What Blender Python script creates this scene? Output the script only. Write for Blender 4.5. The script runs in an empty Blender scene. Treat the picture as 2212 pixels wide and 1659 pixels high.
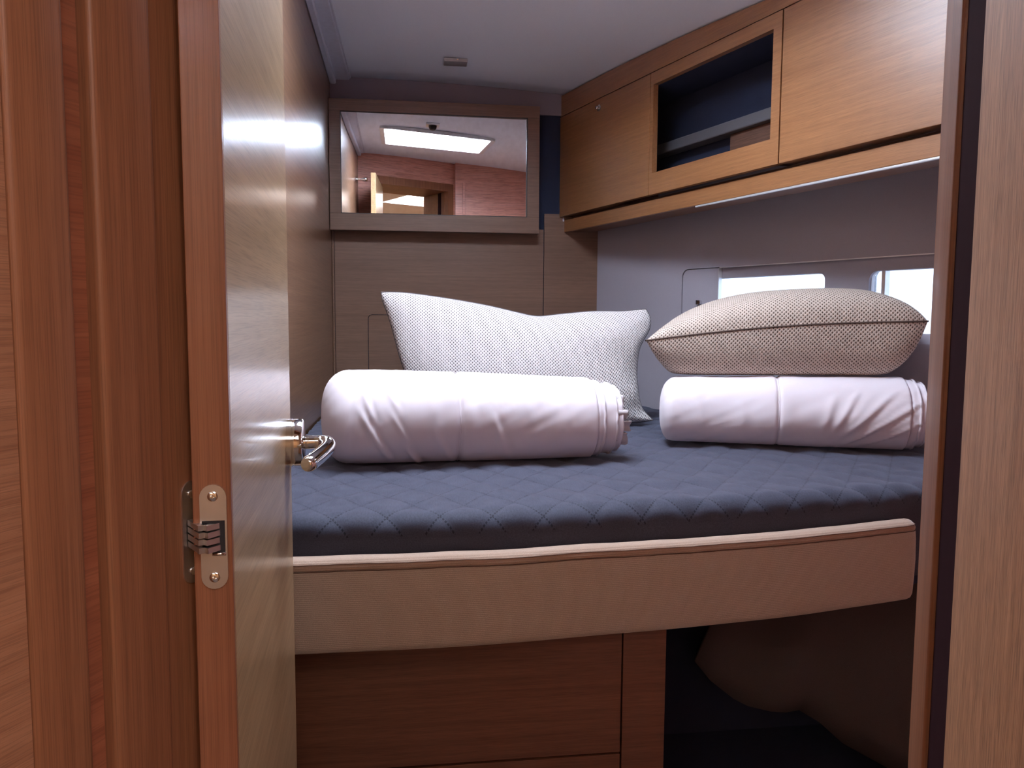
import bpy, bmesh, math, random
import numpy as np
from mathutils import Vector, Matrix, noise

random.seed(7)
C = bpy.context.scene.collection
PI = math.pi
R = math.radians

# ------------------------------------------------------------------ camera, sky, exposure
cam_d = bpy.data.cameras.new('camera')
cam = bpy.data.objects.new('camera', cam_d)
C.objects.link(cam)
cam_d.sensor_fit = 'HORIZONTAL'
cam_d.sensor_width = 36.0
cam_d.lens = 1660.0 / 2212.0 * 36.0
cam_d.clip_start = 0.02
cam.location = (0, 0, 1.12)
YAW, PIT, ROLL = R(7.4), R(4.9), R(0.32)
fw = Vector((math.sin(YAW) * math.cos(PIT), math.cos(YAW) * math.cos(PIT), -math.sin(PIT)))
rt = Vector((math.cos(YAW), -math.sin(YAW), 0))
up = rt.cross(fw)
rt2 = rt * math.cos(ROLL) + up * math.sin(ROLL)
up2 = up * math.cos(ROLL) - rt * math.sin(ROLL)
cam.matrix_world = Matrix(((rt2.x, up2.x, -fw.x, 0), (rt2.y, up2.y, -fw.y, 0), (rt2.z, up2.z, -fw.z, 1.12), (0, 0, 0, 1)))
bpy.context.scene.camera = cam

SKY = 58.0
world = bpy.data.worlds.new('sky')
bpy.context.scene.world = world
world.use_nodes = True
bg = world.node_tree.nodes['Background']
bg.inputs[0].default_value = (0.83, 0.89, 1.0, 1)
bg.inputs[1].default_value = SKY

vs = bpy.context.scene.view_settings
vs.view_transform = 'Standard'
vs.look = 'None'
vs.gamma = 1.0
vs.use_curve_mapping = False
vs.exposure = 0.0
cy = bpy.context.scene.cycles
cy.use_denoising = True
cy.max_bounces = 10
cy.diffuse_bounces = 5
cy.glossy_bounces = 5
cy.transparent_max_bounces = 12
cy.sample_clamp_indirect = 40.0
cy.caustics_reflective = True


def portal(name, loc, rot, sx, sy):
    """daylight portal in a window or hatch opening: guides sky light, emits nothing itself"""
    l = bpy.data.lights.new(name, 'AREA')
    l.shape = 'RECTANGLE'
    l.size, l.size_y = sx, sy
    l.cycles.is_portal = True
    o = bpy.data.objects.new(name, l)
    C.objects.link(o)
    o.location = loc
    o.rotation_euler = rot
    return o


# ------------------------------------------------------------------ materials
def new_mat(name):
    m = bpy.data.materials.new(name)
    m.use_nodes = True
    nt = m.node_tree
    return m, nt, nt.nodes['Principled BSDF']


def N(nt, t, **kw):
    n = nt.nodes.new(t)
    for k, v in kw.items():
        setattr(n, k, v)
    return n


def ramp(nt, pts):
    r = N(nt, 'ShaderNodeValToRGB')
    el = r.color_ramp.elements
    while len(el) < len(pts):
        el.new(0.5)
    for e, (p, c) in zip(el, pts):
        e.position = p
        e.color = (*c, 1)
    return r


def wood(name, dark, light, axis=0, across=55, along=1.6, rough=0.32, coat=0.35, pores=0.35, coat_rough=0.14, spec=0.5):
    m, nt, b = new_mat(name)
    tc = N(nt, 'ShaderNodeTexCoord')

    def stretched(a, c, detail, dist):
        mp = N(nt, 'ShaderNodeMapping')
        s = [c, c, c]
        s[axis] = a
        mp.inputs['Scale'].default_value = s
        nt.links.new(tc.outputs['Object'], mp.inputs['Vector'])
        nz = N(nt, 'ShaderNodeTexNoise')
        nz.inputs['Scale'].default_value = 1.0
        nz.inputs['Detail'].default_value = detail
        nz.inputs['Distortion'].default_value = dist
        nt.links.new(mp.outputs[0], nz.inputs['Vector'])
        return nz
    n1 = stretched(along, across, 5, 0.4)
    n2 = stretched(along * 7, across * 8, 2, 0.0)
    n3 = stretched(0.6, 5, 2, 0.3)
    r1 = ramp(nt, [(0.3, dark), (0.7, light)])
    nt.links.new(n1.outputs['Fac'], r1.inputs[0])
    r2 = ramp(nt, [(0.38, (1 - pores,) * 3), (0.52, (1, 1, 1))])
    nt.links.new(n2.outputs['Fac'], r2.inputs[0])
    r3 = ramp(nt, [(0.3, (0.86, 0.86, 0.86)), (0.7, (1.08, 1.08, 1.08))])
    nt.links.new(n3.outputs['Fac'], r3.inputs[0])
    mx = N(nt, 'ShaderNodeMix', data_type='RGBA', blend_type='MULTIPLY')
    mx.inputs['Factor'].default_value = 1.0
    nt.links.new(r1.outputs[0], mx.inputs['A'])
    nt.links.new(r2.outputs[0], mx.inputs['B'])
    mx2 = N(nt, 'ShaderNodeMix', data_type='RGBA', blend_type='MULTIPLY')
    mx2.inputs['Factor'].default_value = 1.0
    nt.links.new(mx.outputs['Result'], mx2.inputs['A'])
    nt.links.new(r3.outputs[0], mx2.inputs['B'])
    nt.links.new(mx2.outputs['Result'], b.inputs['Base Color'])
    bp = N(nt, 'ShaderNodeBump')
    bp.inputs['Strength'].default_value = 0.12
    bp.inputs['Distance'].default_value = 0.001
    nt.links.new(n2.outputs['Fac'], bp.inputs['Height'])
    nt.links.new(bp.outputs[0], b.inputs['Normal'])
    b.inputs['Roughness'].default_value = rough
    b.inputs['Specular IOR Level'].default_value = spec
    b.inputs['Coat Weight'].default_value = coat
    b.inputs['Coat Roughness'].default_value = coat_rough
    return m


def cloth(name, col, rough=0.85, scale=900, strength=0.15, sheen=0.2, var=0.06, rib=None):
    m, nt, b = new_mat(name)
    tc = N(nt, 'ShaderNodeTexCoord')
    nz = N(nt, 'ShaderNodeTexNoise')
    nz.inputs['Scale'].default_value = scale
    nz.inputs['Detail'].default_value = 2
    nt.links.new(tc.outputs['Object'], nz.inputs['Vector'])
    rr = ramp(nt, [(0.3, tuple(c * (1 - var * 2) for c in col)), (0.7, tuple(min(1, c * (1 + var)) for c in col))])
    nt.links.new(nz.outputs['Fac'], rr.inputs[0])
    nt.links.new(rr.outputs[0], b.inputs['Base Color'])
    bp = N(nt, 'ShaderNodeBump')
    bp.inputs['Strength'].default_value = strength
    bp.inputs['Distance'].default_value = 0.001
    h = nz.outputs['Fac']
    if rib:
        sx = N(nt, 'ShaderNodeSeparateXYZ')
        nt.links.new(tc.outputs['Object'], sx.inputs[0])
        mm = N(nt, 'ShaderNodeMath', operation='MULTIPLY')
        mm.inputs[1].default_value = 2 * PI / rib
        nt.links.new(sx.outputs['Z'], mm.inputs[0])
        sn = N(nt, 'ShaderNodeMath', operation='SINE')
        nt.links.new(mm.outputs[0], sn.inputs[0])
        ad = N(nt, 'ShaderNodeMath', operation='MULTIPLY_ADD')
        ad.inputs[1].default_value = 0.4
        nt.links.new(sn.outputs[0], ad.inputs[0])
        nt.links.new(nz.outputs['Fac'], ad.inputs[2])
        h = ad.outputs[0]
    nt.links.new(h, bp.inputs['Height'])
    nt.links.new(bp.outputs[0], b.inputs['Normal'])
    b.inputs['Roughness'].default_value = rough
    b.inputs['Specular IOR Level'].default_value = 0.2
    b.inputs['Sheen Weight'].default_value = sheen
    return m


def plain(name, col, rough=0.5, metal=0.0, spec=0.5, coat=0.0):
    m, nt, b = new_mat(name)
    tc = N(nt, 'ShaderNodeTexCoord')
    nz = N(nt, 'ShaderNodeTexNoise')
    nz.inputs['Scale'].default_value = 60
    nt.links.new(tc.outputs['Object'], nz.inputs['Vector'])
    rr = ramp(nt, [(0.3, tuple(c * 0.95 for c in col)), (0.7, tuple(min(1, c * 1.03) for c in col))])
    nt.links.new(nz.outputs['Fac'], rr.inputs[0])
    nt.links.new(rr.outputs[0], b.inputs['Base Color'])
    b.inputs['Roughness'].default_value = rough
    b.inputs['Metallic'].default_value = metal
    b.inputs['Specular IOR Level'].default_value = spec
    b.inputs['Coat Weight'].default_value = coat
    return m


def mesh_fabric(name, col, hole):
    """spacer mesh: staggered elongated holes laid out in UV metres"""
    m, nt, b = new_mat(name)
    uv = N(nt, 'ShaderNodeUVMap')
    sp = N(nt, 'ShaderNodeSeparateXYZ')
    nt.links.new(uv.outputs[0], sp.inputs[0])

    def M(op, a, bb=None, c=None):
        n = N(nt, 'ShaderNodeMath', operation=op)
        for i, v in enumerate((a, bb, c)):
            if v is None:
                continue
            if isinstance(v, (int, float)):
                n.inputs[i].default_value = v
            else:
                nt.links.new(v, n.inputs[i])
        return n.outputs[0]
    PX, PY = 0.0098, 0.0105
    ds = []
    for off in (0.0, 0.5):
        u = M('SUBTRACT', M('FRACT', M('ADD', M('DIVIDE', sp.outputs[0], PX), off)), 0.5)
        v = M('SUBTRACT', M('FRACT', M('ADD', M('DIVIDE', sp.outputs[1], PY), off)), 0.5)
        d = M('SQRT', M('ADD', M('POWER', M('MULTIPLY', u, 1.0 / 0.20), 2.0), M('POWER', M('MULTIPLY', v, 1.0 / 0.27), 2.0)))
        ds.append(d)
    d = M('MINIMUM', ds[0], ds[1])
    rr = ramp(nt, [(0.45, hole), (1.0, col)])
    nt.links.new(d, rr.inputs[0])
    nt.links.new(rr.outputs[0], b.inputs['Base Color'])
    bp = N(nt, 'ShaderNodeBump')
    bp.inputs['Strength'].default_value = 0.6
    bp.inputs['Distance'].default_value = 0.002
    cl = M('MINIMUM', d, 1.4)
    nt.links.new(cl, bp.inputs['Height'])
    nt.links.new(bp.outputs[0], b.inputs['Normal'])
    b.inputs['Roughness'].default_value = 0.8
    b.inputs['Specular IOR Level'].default_value = 0.2
    return m


def quilt_mat(name, col, stitch):
    m, nt, b = new_mat(name)
    uv = N(nt, 'ShaderNodeUVMap')
    sp = N(nt, 'ShaderNodeSeparateXYZ')
    nt.links.new(uv.outputs[0], sp.inputs[0])

    def M(op, a, bb=None):
        n = N(nt, 'ShaderNodeMath', operation=op)
        for i, v in enumerate((a, bb)):
            if v is None:
                continue
            if isinstance(v, (int, float)):
                n.inputs[i].default_value = v
            else:
                nt.links.new(v, n.inputs[i])
        return n.outputs[0]
    lines = []
    for a, o in ((0, 1), (1, 0)):
        f = M('ABSOLUTE', M('SUBTRACT', M('FRACT', M('ADD', sp.outputs[a], 0.5)), 0.5))
        on = M('LESS_THAN', f, 0.022)
        dash = M('LESS_THAN', M('FRACT', M('MULTIPLY', sp.outputs[o], 11.0)), 0.62)
        lines.append(M('MULTIPLY', on, dash))
    ln = M('MAXIMUM', lines[0], lines[1])
    tc = N(nt, 'ShaderNodeTexCoord')
    mp = N(nt, 'ShaderNodeMapping')
    mp.inputs['Scale'].default_value = (500, 60, 500)
    nt.links.new(tc.outputs['Object'], mp.inputs[0])
    nz = N(nt, 'ShaderNodeTexNoise')
    nz.inputs['Scale'].default_value = 1.0
    nz.inputs['Detail'].default_value = 4
    nt.links.new(mp.outputs[0], nz.inputs['Vector'])
    rr = ramp(nt, [(0.3, tuple(c * 0.75 for c in col)), (0.72, tuple(c * 1.25 for c in col))])
    nt.links.new(nz.outputs['Fac'], rr.inputs[0])
    mx = N(nt, 'ShaderNodeMix', data_type='RGBA')
    nt.links.new(ln, mx.inputs['Factor'])
    nt.links.new(rr.outputs[0], mx.inputs['A'])
    mx.inputs['B'].default_value = (*stitch, 1)
    nt.links.new(mx.outputs['Result'], b.inputs['Base Color'])
    bp = N(nt, 'ShaderNodeBump')
    bp.inputs['Strength'].default_value = 0.2
    bp.inputs['Distance'].default_value = 0.001
    nt.links.new(nz.outputs['Fac'], bp.inputs['Height'])
    nt.links.new(bp.outputs[0], b.inputs['Normal'])
    b.inputs['Roughness'].default_value = 0.75
    b.inputs['Specular IOR Level'].default_value = 0.25
    b.inputs['Sheen Weight'].default_value = 0.35
    b.inputs['Sheen Tint'].default_value = (0.6, 0.66, 0.85, 1)
    return m


def glass_mat(name, tint=(0.96, 0.98, 1.0), gloss=0.08):
    m = bpy.data.materials.new(name)
    m.use_nodes = True
    nt = m.node_tree
    nt.nodes.remove(nt.nodes['Principled BSDF'])
    tr = N(nt, 'ShaderNodeBsdfTransparent')
    tr.inputs[0].default_value = (*tint, 1)
    gl = N(nt, 'ShaderNodeBsdfGlossy')
    gl.inputs['Roughness'].default_value = 0.03
    mx = N(nt, 'ShaderNodeMixShader')
    mx.inputs[0].default_value = gloss
    nt.links.new(tr.outputs[0], mx.inputs[1])
    nt.links.new(gl.outputs[0], mx.inputs[2])
    nt.links.new(mx.outputs[0], nt.nodes['Material Output'].inputs[0])
    return m


OAK_D, OAK_L = (0.305, 0.125, 0.045), (0.395, 0.178, 0.070)
M_ = {}
M_['locker'] = wood('oak_veneer_locker', OAK_D, OAK_L, 0, across=150, along=3.0, rough=0.36, coat=1.0, coat_rough=0.34, pores=0.25)
M_['door'] = wood('oak_veneer_door', (0.38, 0.23, 0.11), (0.50, 0.315, 0.16), 0, across=95, along=1.8, rough=0.38, coat=0.65, coat_rough=0.22, pores=0.25)
M_['wallwood_y'] = wood('oak_veneer_side_wall', (0.19, 0.092, 0.05), (0.27, 0.14, 0.078), 1, across=90, along=1.5, rough=0.35, coat=0.75, coat_rough=0.23, pores=0.25)
M_['wallwood_x'] = wood('oak_veneer_bulkhead', (0.180, 0.096, 0.060), (0.235, 0.127, 0.081), 0, across=170, along=3.0, rough=0.4, coat=0.15, pores=0.2)
M_['base'] = wood('oak_veneer_berth_base', (0.185, 0.075, 0.042), (0.25, 0.108, 0.060), 0, across=170, along=3.0, rough=0.4, coat=0.15, pores=0.25)
M_['jamb'] = wood('teak_jamb', (0.235, 0.090, 0.042), (0.305, 0.123, 0.060), 2, across=140, along=1.6, rough=0.5, coat=0.05, pores=0.22, spec=0.35)
M_['jamb_red'] = wood('red_stained_recess', (0.25, 0.075, 0.038), (0.34, 0.115, 0.06), 0, across=70, along=3, rough=0.42, coat=0.1, pores=0.2)
M_['jamb_panel'] = wood('bulkhead_veneer', (0.29, 0.125, 0.066), (0.38, 0.18, 0.10), 0, across=150, along=5, rough=0.45, coat=0.05, pores=0.22)
M_['oak_near'] = wood('near_oak_panel', (0.33, 0.15, 0.07), (0.45, 0.225, 0.115), 2, across=260, along=12, rough=0.6, coat=0.0, pores=0.4, spec=0.25)
M_['edge'] = wood('door_edge_lipping', (0.215, 0.075, 0.036), (0.30, 0.115, 0.058), 2, across=160, along=1.5, rough=0.4, coat=0.15, pores=0.2)
M_['front'] = wood('red_veneer_front_wall', (0.60, 0.26, 0.19), (0.70, 0.34, 0.26), 0, across=60, along=2, rough=0.4, coat=0.2)
M_['liner'] = cloth('vinyl_liner', (0.40, 0.37, 0.41), rough=0.6, scale=500, strength=0.1, sheen=0.0, var=0.02)
M_['ceil'] = cloth('ceiling_liner', (0.82, 0.88, 0.98), rough=0.55, scale=400, strength=0.08, sheen=0.0, var=0.015)
M_['ceil_trim'] = plain('ceiling_trim_vinyl', (0.62, 0.65, 0.76), rough=0.4)
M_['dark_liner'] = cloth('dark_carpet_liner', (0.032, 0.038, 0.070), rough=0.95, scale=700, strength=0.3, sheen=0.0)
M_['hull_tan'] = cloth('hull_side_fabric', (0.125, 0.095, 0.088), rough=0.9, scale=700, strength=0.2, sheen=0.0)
M_['bolster'] = cloth('beige_corduroy', (0.50, 0.405, 0.32), rough=0.85, scale=800, strength=0.35, sheen=0.35, var=0.07, rib=0.0032)
M_['bolster_band'] = cloth('beige_corduroy_band', (0.42, 0.29, 0.21), rough=0.85, scale=800, strength=0.35, sheen=0.35, var=0.07, rib=0.0032)
M_['thread'] = plain('brown_thread', (0.14, 0.07, 0.045), rough=0.8)
M_['cotton'] = cloth('white_cotton', (0.78, 0.70, 0.725), rough=0.8, scale=1200, strength=0.05, sheen=0.15, var=0.01)
M_['cotton_in'] = cloth('grey_inner_cotton', (0.55, 0.49, 0.49), rough=0.85, scale=900, strength=0.1, sheen=0.1, var=0.03)
M_['mesh1'] = mesh_fabric('white_mesh_fabric', (0.74, 0.67, 0.64), (0.12, 0.10, 0.10))
M_['mesh2'] = mesh_fabric('beige_mesh_fabric', (0.58, 0.475, 0.395), (0.11, 0.075, 0.06))
M_['quilt'] = quilt_mat('navy_quilted_cotton', (0.047, 0.048, 0.070), (0.013, 0.013, 0.021))
M_['chrome'] = plain('polished_chrome', (0.78, 0.77, 0.77), rough=0.07, metal=1.0)
M_['steel'] = plain('brushed_steel', (0.62, 0.60, 0.60), rough=0.38, metal=1.0)
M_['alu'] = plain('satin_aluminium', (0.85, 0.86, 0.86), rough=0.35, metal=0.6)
M_['mirror'] = plain('mirror_silver', (0.93, 0.93, 0.94), rough=0.0, metal=1.0)
M_['dark_metal'] = plain('dark_metal', (0.05, 0.045, 0.045), rough=0.4, metal=0.7)
M_['rubber'] = plain('dark_rubber_seal', (0.030, 0.012, 0.014), rough=1.0, spec=0.02)
M_['white_plastic'] = plain('white_plastic', (0.75, 0.75, 0.76), rough=0.35)
M_['glass'] = glass_mat('tinted_portlight_glass', (0.17, 0.185, 0.21), 0.05)
M_['acrylic'] = glass_mat('hatch_acrylic', (0.93, 0.96, 1.0), 0.06)
M_['niche'] = wood('dark_niche_wood', (0.12, 0.06, 0.04), (0.18, 0.09, 0.06), 0, across=120, along=3, rough=0.5, coat=0.0)  # darker brown wood inside the cubby and behind the pelmet
M_['ledge'] = cloth('grey_ledge_vinyl', (0.13, 0.125, 0.135), rough=0.6, scale=500, strength=0.1, sheen=0.0, var=0.02)
M_['smoked'] = glass_mat('smoked_acrylic', (0.50, 0.455, 0.42), 0.05)  # tint dims the added saloon openings
M_['carpet'] = cloth('dark_floor', (0.10, 0.07, 0.055), rough=0.8, scale=300, strength=0.2, sheen=0.0)
M_['saloon'] = wood('saloon_oak', (0.46, 0.26, 0.12), (0.66, 0.40, 0.20), 0, across=30, along=1.5, rough=0.4, coat=0.1)
M_['void'] = plain('shadow_gap_black', (0.02, 0.017, 0.02), rough=0.9)


# ------------------------------------------------------------------ mesh helpers
class MB:
    def __init__(s):
        s.v, s.f, s.uv = [], [], []

    def add(s, vs, fs):
        n = len(s.v)
        s.v += [tuple(v) for v in vs]
        s.f += [tuple(i + n for i in f) for f in fs]
        return s

    def box(s, x0, x1, y0, y1, z0, z1, bev=0.0, seg=2):
        if bev <= 0:
            p = [(x0, y0, z0), (x1, y0, z0), (x1, y1, z0), (x0, y1, z0), (x0, y0, z1), (x1, y0, z1), (x1, y1, z1), (x0, y1, z1)]
            return s.add(p, [(0, 3, 2, 1), (4, 5, 6, 7), (0, 1, 5, 4), (1, 2, 6, 5), (2, 3, 7, 6), (3, 0, 4, 7)])
        bm = bmesh.new()
        bmesh.ops.create_cube(bm, size=1.0)
        for v in bm.verts:
            v.co = Vector(((x0 + x1) / 2 + v.co.x * (x1 - x0), (y0 + y1) / 2 + v.co.y * (y1 - y0), (z0 + z1) / 2 + v.co.z * (z1 - z0)))
        bmesh.ops.bevel(bm, geom=list(bm.edges), offset=bev, segments=seg, profile=0.5, affect='EDGES', clamp_overlap=True)
        bm.verts.ensure_lookup_table()
        for i, v in enumerate(bm.verts):
            v.index = i
        s.add([v.co[:] for v in bm.verts], [[v.index for v in f.verts] for f in bm.faces])
        bm.free()
        return s

    def prism(s, poly, h, frame=None):
        """poly (2-D, ccw) extruded by h along the third axis; frame maps (a,b,c)->xyz"""
        fr = frame or (lambda a, b, c: (a, b, c))
        n = len(poly)
        vs = [fr(a, b, 0) for a, b in poly] + [fr(a, b, h) for a, b in poly]
        fs = [tuple(reversed(range(n))), tuple(range(n, 2 * n))]
        fs += [(i, (i + 1) % n, n + (i + 1) % n, n + i) for i in range(n)]
        return s.add(vs, fs)

    def ring(s, outer, inner, h, frame=None):
        """plate with a hole; outer and inner have the same number of points"""
        fr = frame or (lambda a, b, c: (a, b, c))
        n = len(outer)
        vs = [fr(a, b, 0) for a, b in outer] + [fr(a, b, 0) for a, b in inner] + [fr(a, b, h) for a, b in outer] + [fr(a, b, h) for a, b in inner]
        fs = []
        for i in range(n):
            j = (i + 1) % n
            fs += [(i, n + i, n + j, j), (2 * n + i, 2 * n + j, 3 * n + j, 3 * n + i), (i, j, 2 * n + j, 2 * n + i), (n + i, 3 * n + i, 3 * n + j, n + j)]
        return s.add(vs, fs)

    def tube(s, pts, r, seg=10, cap=True):
        pts = [Vector(p) for p in pts]
        rs = r if isinstance(r, (list, tuple)) else [r] * len(pts)
        prev = None
        rings = []
        for i, p in enumerate(pts):
            t = (pts[min(i + 1, len(pts) - 1)] - pts[max(i - 1, 0)]).normalized()
            if prev is None:
                a = Vector((0, 0, 1)) if abs(t.z) < 0.9 else Vector((1, 0, 0))
                nrm = t.cross(a).normalized()
            else:
                nrm = (prev - t * prev.dot(t)).normalized()
            prev = nrm
            bn = t.cross(nrm)
            rings.append([p + (nrm * math.cos(2 * PI * k / seg) + bn * math.sin(2 * PI * k / seg)) * rs[i] for k in range(seg)])
        vs = [q for rg in rings for q in rg]
        fs = []
        for i in range(len(rings) - 1):
            for k in range(seg):
                k2 = (k + 1) % seg
                fs.append((i * seg + k, i * seg + k2, (i + 1) * seg + k2, (i + 1) * seg + k))
        if cap:
            fs.append(tuple(reversed(range(seg))))
            fs.append(tuple(range((len(rings) - 1) * seg, len(rings) * seg)))
        return s.add(vs, fs)

    def lathe(s, prof, seg=32, frame=None):
        """prof [(axial, radius)] turned about the axial direction; frame maps (axial, p, q)->xyz"""
        fr = frame or (lambda a, p, q: (p, q, a))
        vs = []
        for a, r in prof:
            for k in range(seg):
                t = 2 * PI * k / seg
                vs.append(fr(a, r * math.cos(t), r * math.sin(t)))
        fs = []
        for i in range(len(prof) - 1):
            for k in range(seg):
                k2 = (k + 1) % seg
                fs.append((i * seg + k, i * seg + k2, (i + 1) * seg + k2, (i + 1) * seg + k))
        fs.append(tuple(reversed(range(seg))))
        fs.append(tuple(range((len(prof) - 1) * seg, len(prof) * seg)))
        return s.add(vs, fs)

    def xf(s, fn):
        s.v = [tuple(fn(*v)) for v in s.v]
        return s


def rrect(x0, x1, y0, y1, r, seg=6, corners=(1, 1, 1, 1)):
    """rounded rectangle, ccw from lower left; always 4*(seg+1) points"""
    out = []
    for (cx, cy, a0, on) in ((x0, y0, PI, corners[0]), (x1, y0, 1.5 * PI, corners[1]), (x1, y1, 0, corners[2]), (x0, y1, 0.5 * PI, corners[3])):
        rr = r if on else 1e-4
        ox = cx + rr if cx == x0 else cx - rr
        oy = cy + rr if cy == y0 else cy - rr
        for k in range(seg + 1):
            a = a0 + 0.5 * PI * k / seg
            out.append((ox + rr * math.cos(a), oy + rr * math.sin(a)))
    return out


def obj(name, mb, mat, parent=None, smooth=False, world=False, bevel=0.0, solid=0.0):
    me = bpy.data.meshes.new(name)
    vs = mb.v
    if parent is not None and world:
        inv = MW[parent.name].inverted()
        vs = [tuple(inv @ Vector(v)) for v in vs]
    me.from_pydata(vs, [], mb.f)
    me.materials.append(mat)
    bm = bmesh.new()
    bm.from_mesh(me)
    bmesh.ops.recalc_face_normals(bm, faces=bm.faces)
    bm.to_mesh(me)
    bm.free()
    if smooth:
        me.polygons.foreach_set('use_smooth', [True] * len(me.polygons))
    me.update()
    o = bpy.data.objects.new(name, me)
    C.objects.link(o)
    if parent is not None:
        o.parent = parent
        MW[o.name] = MW[parent.name].copy()
    else:
        MW[o.name] = Matrix.Identity(4)
    if bevel:
        bv = o.modifiers.new('bevel', 'BEVEL')
        bv.width = bevel
        bv.segments = 2
        bv.limit_method = 'ANGLE'
    if solid:
        sd = o.modifiers.new('solid', 'SOLIDIFY')
        sd.thickness = solid
        sd.offset = -1
    if smooth == 'auto':
        es = o.modifiers.new('split', 'EDGE_SPLIT')
        es.split_angle = R(40)
    return o


MW = {}


def empty(name, loc, rz=0.0):
    o = bpy.data.objects.new(name, None)
    C.objects.link(o)
    o.location = loc
    o.rotation_euler = (0, 0, rz)
    o.empty_display_size = 0.05
    MW[o.name] = Matrix.Translation(loc) @ Matrix.Rotation(rz, 4, 'Z')
    return o


def tag(o, label, cat, group=None):
    o['label'] = label
    o['category'] = cat
    if group:
        o['group'] = group
    return o


def struct(o, label=None):
    o['kind'] = 'structure'
    if label:
        o['label'] = label
    return o


def screw(name, center, normal, r, parent, mat):
    nrm = Vector(normal).normalized()
    a = nrm.cross(Vector((0, 0, 1))).normalized()
    b = nrm.cross(a)
    c = Vector(center)
    mb = MB().lathe([(-0.0005, r), (0.0006, r), (0.0012, r * 0.75), (0.0014, r * 0.35), (0.0006, r * 0.2), (0.0005, 0.0001)], 16,
                    lambda x, p, q: tuple(c + nrm * x + a * p + b * q))
    return obj(name, mb, mat, parent, smooth='auto', world=True)


# ------------------------------------------------------------------ frames of the boat
XL = -0.295                  # left side wall
YB = 2.96                    # aft bulkhead
TH = R(27.5)                 # the doorway bulkhead is set at an angle
O_ = Vector((-0.178, 0.622))
U_ = Vector((math.cos(TH), -math.sin(TH)))
W_ = Vector((-math.sin(TH), -math.cos(TH)))


def J(u, w, z):
    p = O_ + U_ * u + W_ * w
    return (p.x, p.y, z)


def zc(x, y):
    """deck head: rises forward, cambered athwartships"""
    yy = max(0.0, y)
    k = 0.046 + 0.05 * min(YB - yy, 1.05) - 0.032 * max(0.0, 1.75 - yy)
    return 1.996 + 0.056 * (YB - yy) + 0.035 * max(0.0, 1.9 - yy) - k * (x + 0.22) ** 2


HA = R(26.3)
HS = Vector((math.sin(HA), -math.cos(HA)))
HN = Vector((math.cos(HA), math.sin(HA)))
HQ = Vector((0.716, YB))


def L(s, d, z):
    """hull liner frame: s runs forward along the hull, d outwards"""
    p = HQ + HS * s + HN * d
    return (p.x, p.y, z)


CA = math.atan2(-0.9532, 0.3025)     # locker frame rotation
CP = (0.564, 2.96, 0.0)

# ------------------------------------------------------------------ floor, ceiling
mb = MB().box(-3.2, 3.0, -3.2, 3.2, -0.06, 0.0)
struct(obj('floor', mb, M_['carpet']), 'dark cabin sole')

HX0, HX1, HY0, HY1 = -0.115, 0.42, 1.26, 1.86
xs = sorted(set([XL - 0.05, -0.2, HX0, HX1] + list(np.linspace(-0.05, 0.38, 6)) + list(np.linspace(0.5, 1.75, 12))))
ys = sorted(set([HY0, HY1] + list(np.linspace(-0.45, 1.2, 8)) + list(np.linspace(1.4, 1.75, 4)) + list(np.linspace(1.95, YB + 0.05, 9))))
mb = MB()
idx = {}
vs = []
for j, y in enumerate(ys):
    for i, x in enumerate(xs):
        idx[i, j] = len(vs)
        vs.append((x, y, zc(x, y)))
fs = []
for j in range(len(ys) - 1):
    for i in range(len(xs) - 1):
        cx, cyy = (xs[i] + xs[i + 1]) / 2, (ys[j] + ys[j + 1]) / 2
        if HX0 < cx < HX1 and HY0 < cyy < HY1:
            continue
        q = O_ - Vector((cx, cyy))
        if (Vector((cx, cyy)) - O_).dot(W_) > 0.16:
            continue
        fs.append((idx[i, j], idx[i, j + 1], idx[i + 1, j + 1], idx[i + 1, j]))
mb.add(vs, fs)
ceil = struct(obj('ceiling', mb, M_['ceil'], smooth=True, solid=-0.03), 'lavender grey vinyl deck head')
ceil.modifiers['solid'].offset = 1
ceil.modifiers['solid'].thickness = 0.03


def ceil_strip(name, x0, x1, x0f, x1f, drop, y0=0.75, y1=YB - 0.005, n=14, rnd=0.004):
    """trim strip running fore and aft under the deck head"""
    mb = MB()
    for k in range(n + 1):
        y = y0 + (y1 - y0) * k / n
        t = (y1 - y) / (y1 - y0)
        a, b = x0 + (x0f - x0) * t, x1 + (x1f - x1) * t
        z = zc((a + b) / 2, y)
        ring = [(a, y, z + 0.004), (a, y, z - drop + rnd), (a + rnd, y, z - drop), (b - rnd, y, z - drop), (b, y, z - drop + rnd), (b, y, z + 0.004)]
        m = len(mb.v)
        mb.v += ring
        if k:
            for q in range(5):
                mb.f.append((m - 6 + q, m - 5 + q, m + q + 1, m + q))
    mb.f.append(tuple(range(6)))
    mb.f.append(tuple(reversed(range(len(mb.v) - 6, len(mb.v)))))
    return struct(obj(name, mb, M_['ceil_trim'], smooth='auto'))


ceil_strip('trim_1', -0.285, -0.222, -0.292, -0.255, 0.010)
ceil_strip('trim_2', -0.295, -0.272, -0.295, -0.272, 0.026)
ceil_strip('trim_3', -0.2215, -0.2175, -0.2545, -0.2505, 0.004, rnd=0.001)

# ------------------------------------------------------------------ left wall
mb = MB().box(XL - 0.04, XL, 0.66, YB + 0.04, 0.0, 2.16)
struct(obj('wall_left', mb, M_['wallwood_y']), 'varnished oak veneer side wall behind the open door')
mb = MB().box(XL, XL + 0.008, YB - 0.012, YB - 0.001, 0.62, 1.44, bev=0.003)
struct(obj('trim_4', mb, M_['wallwood_x']))

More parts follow.
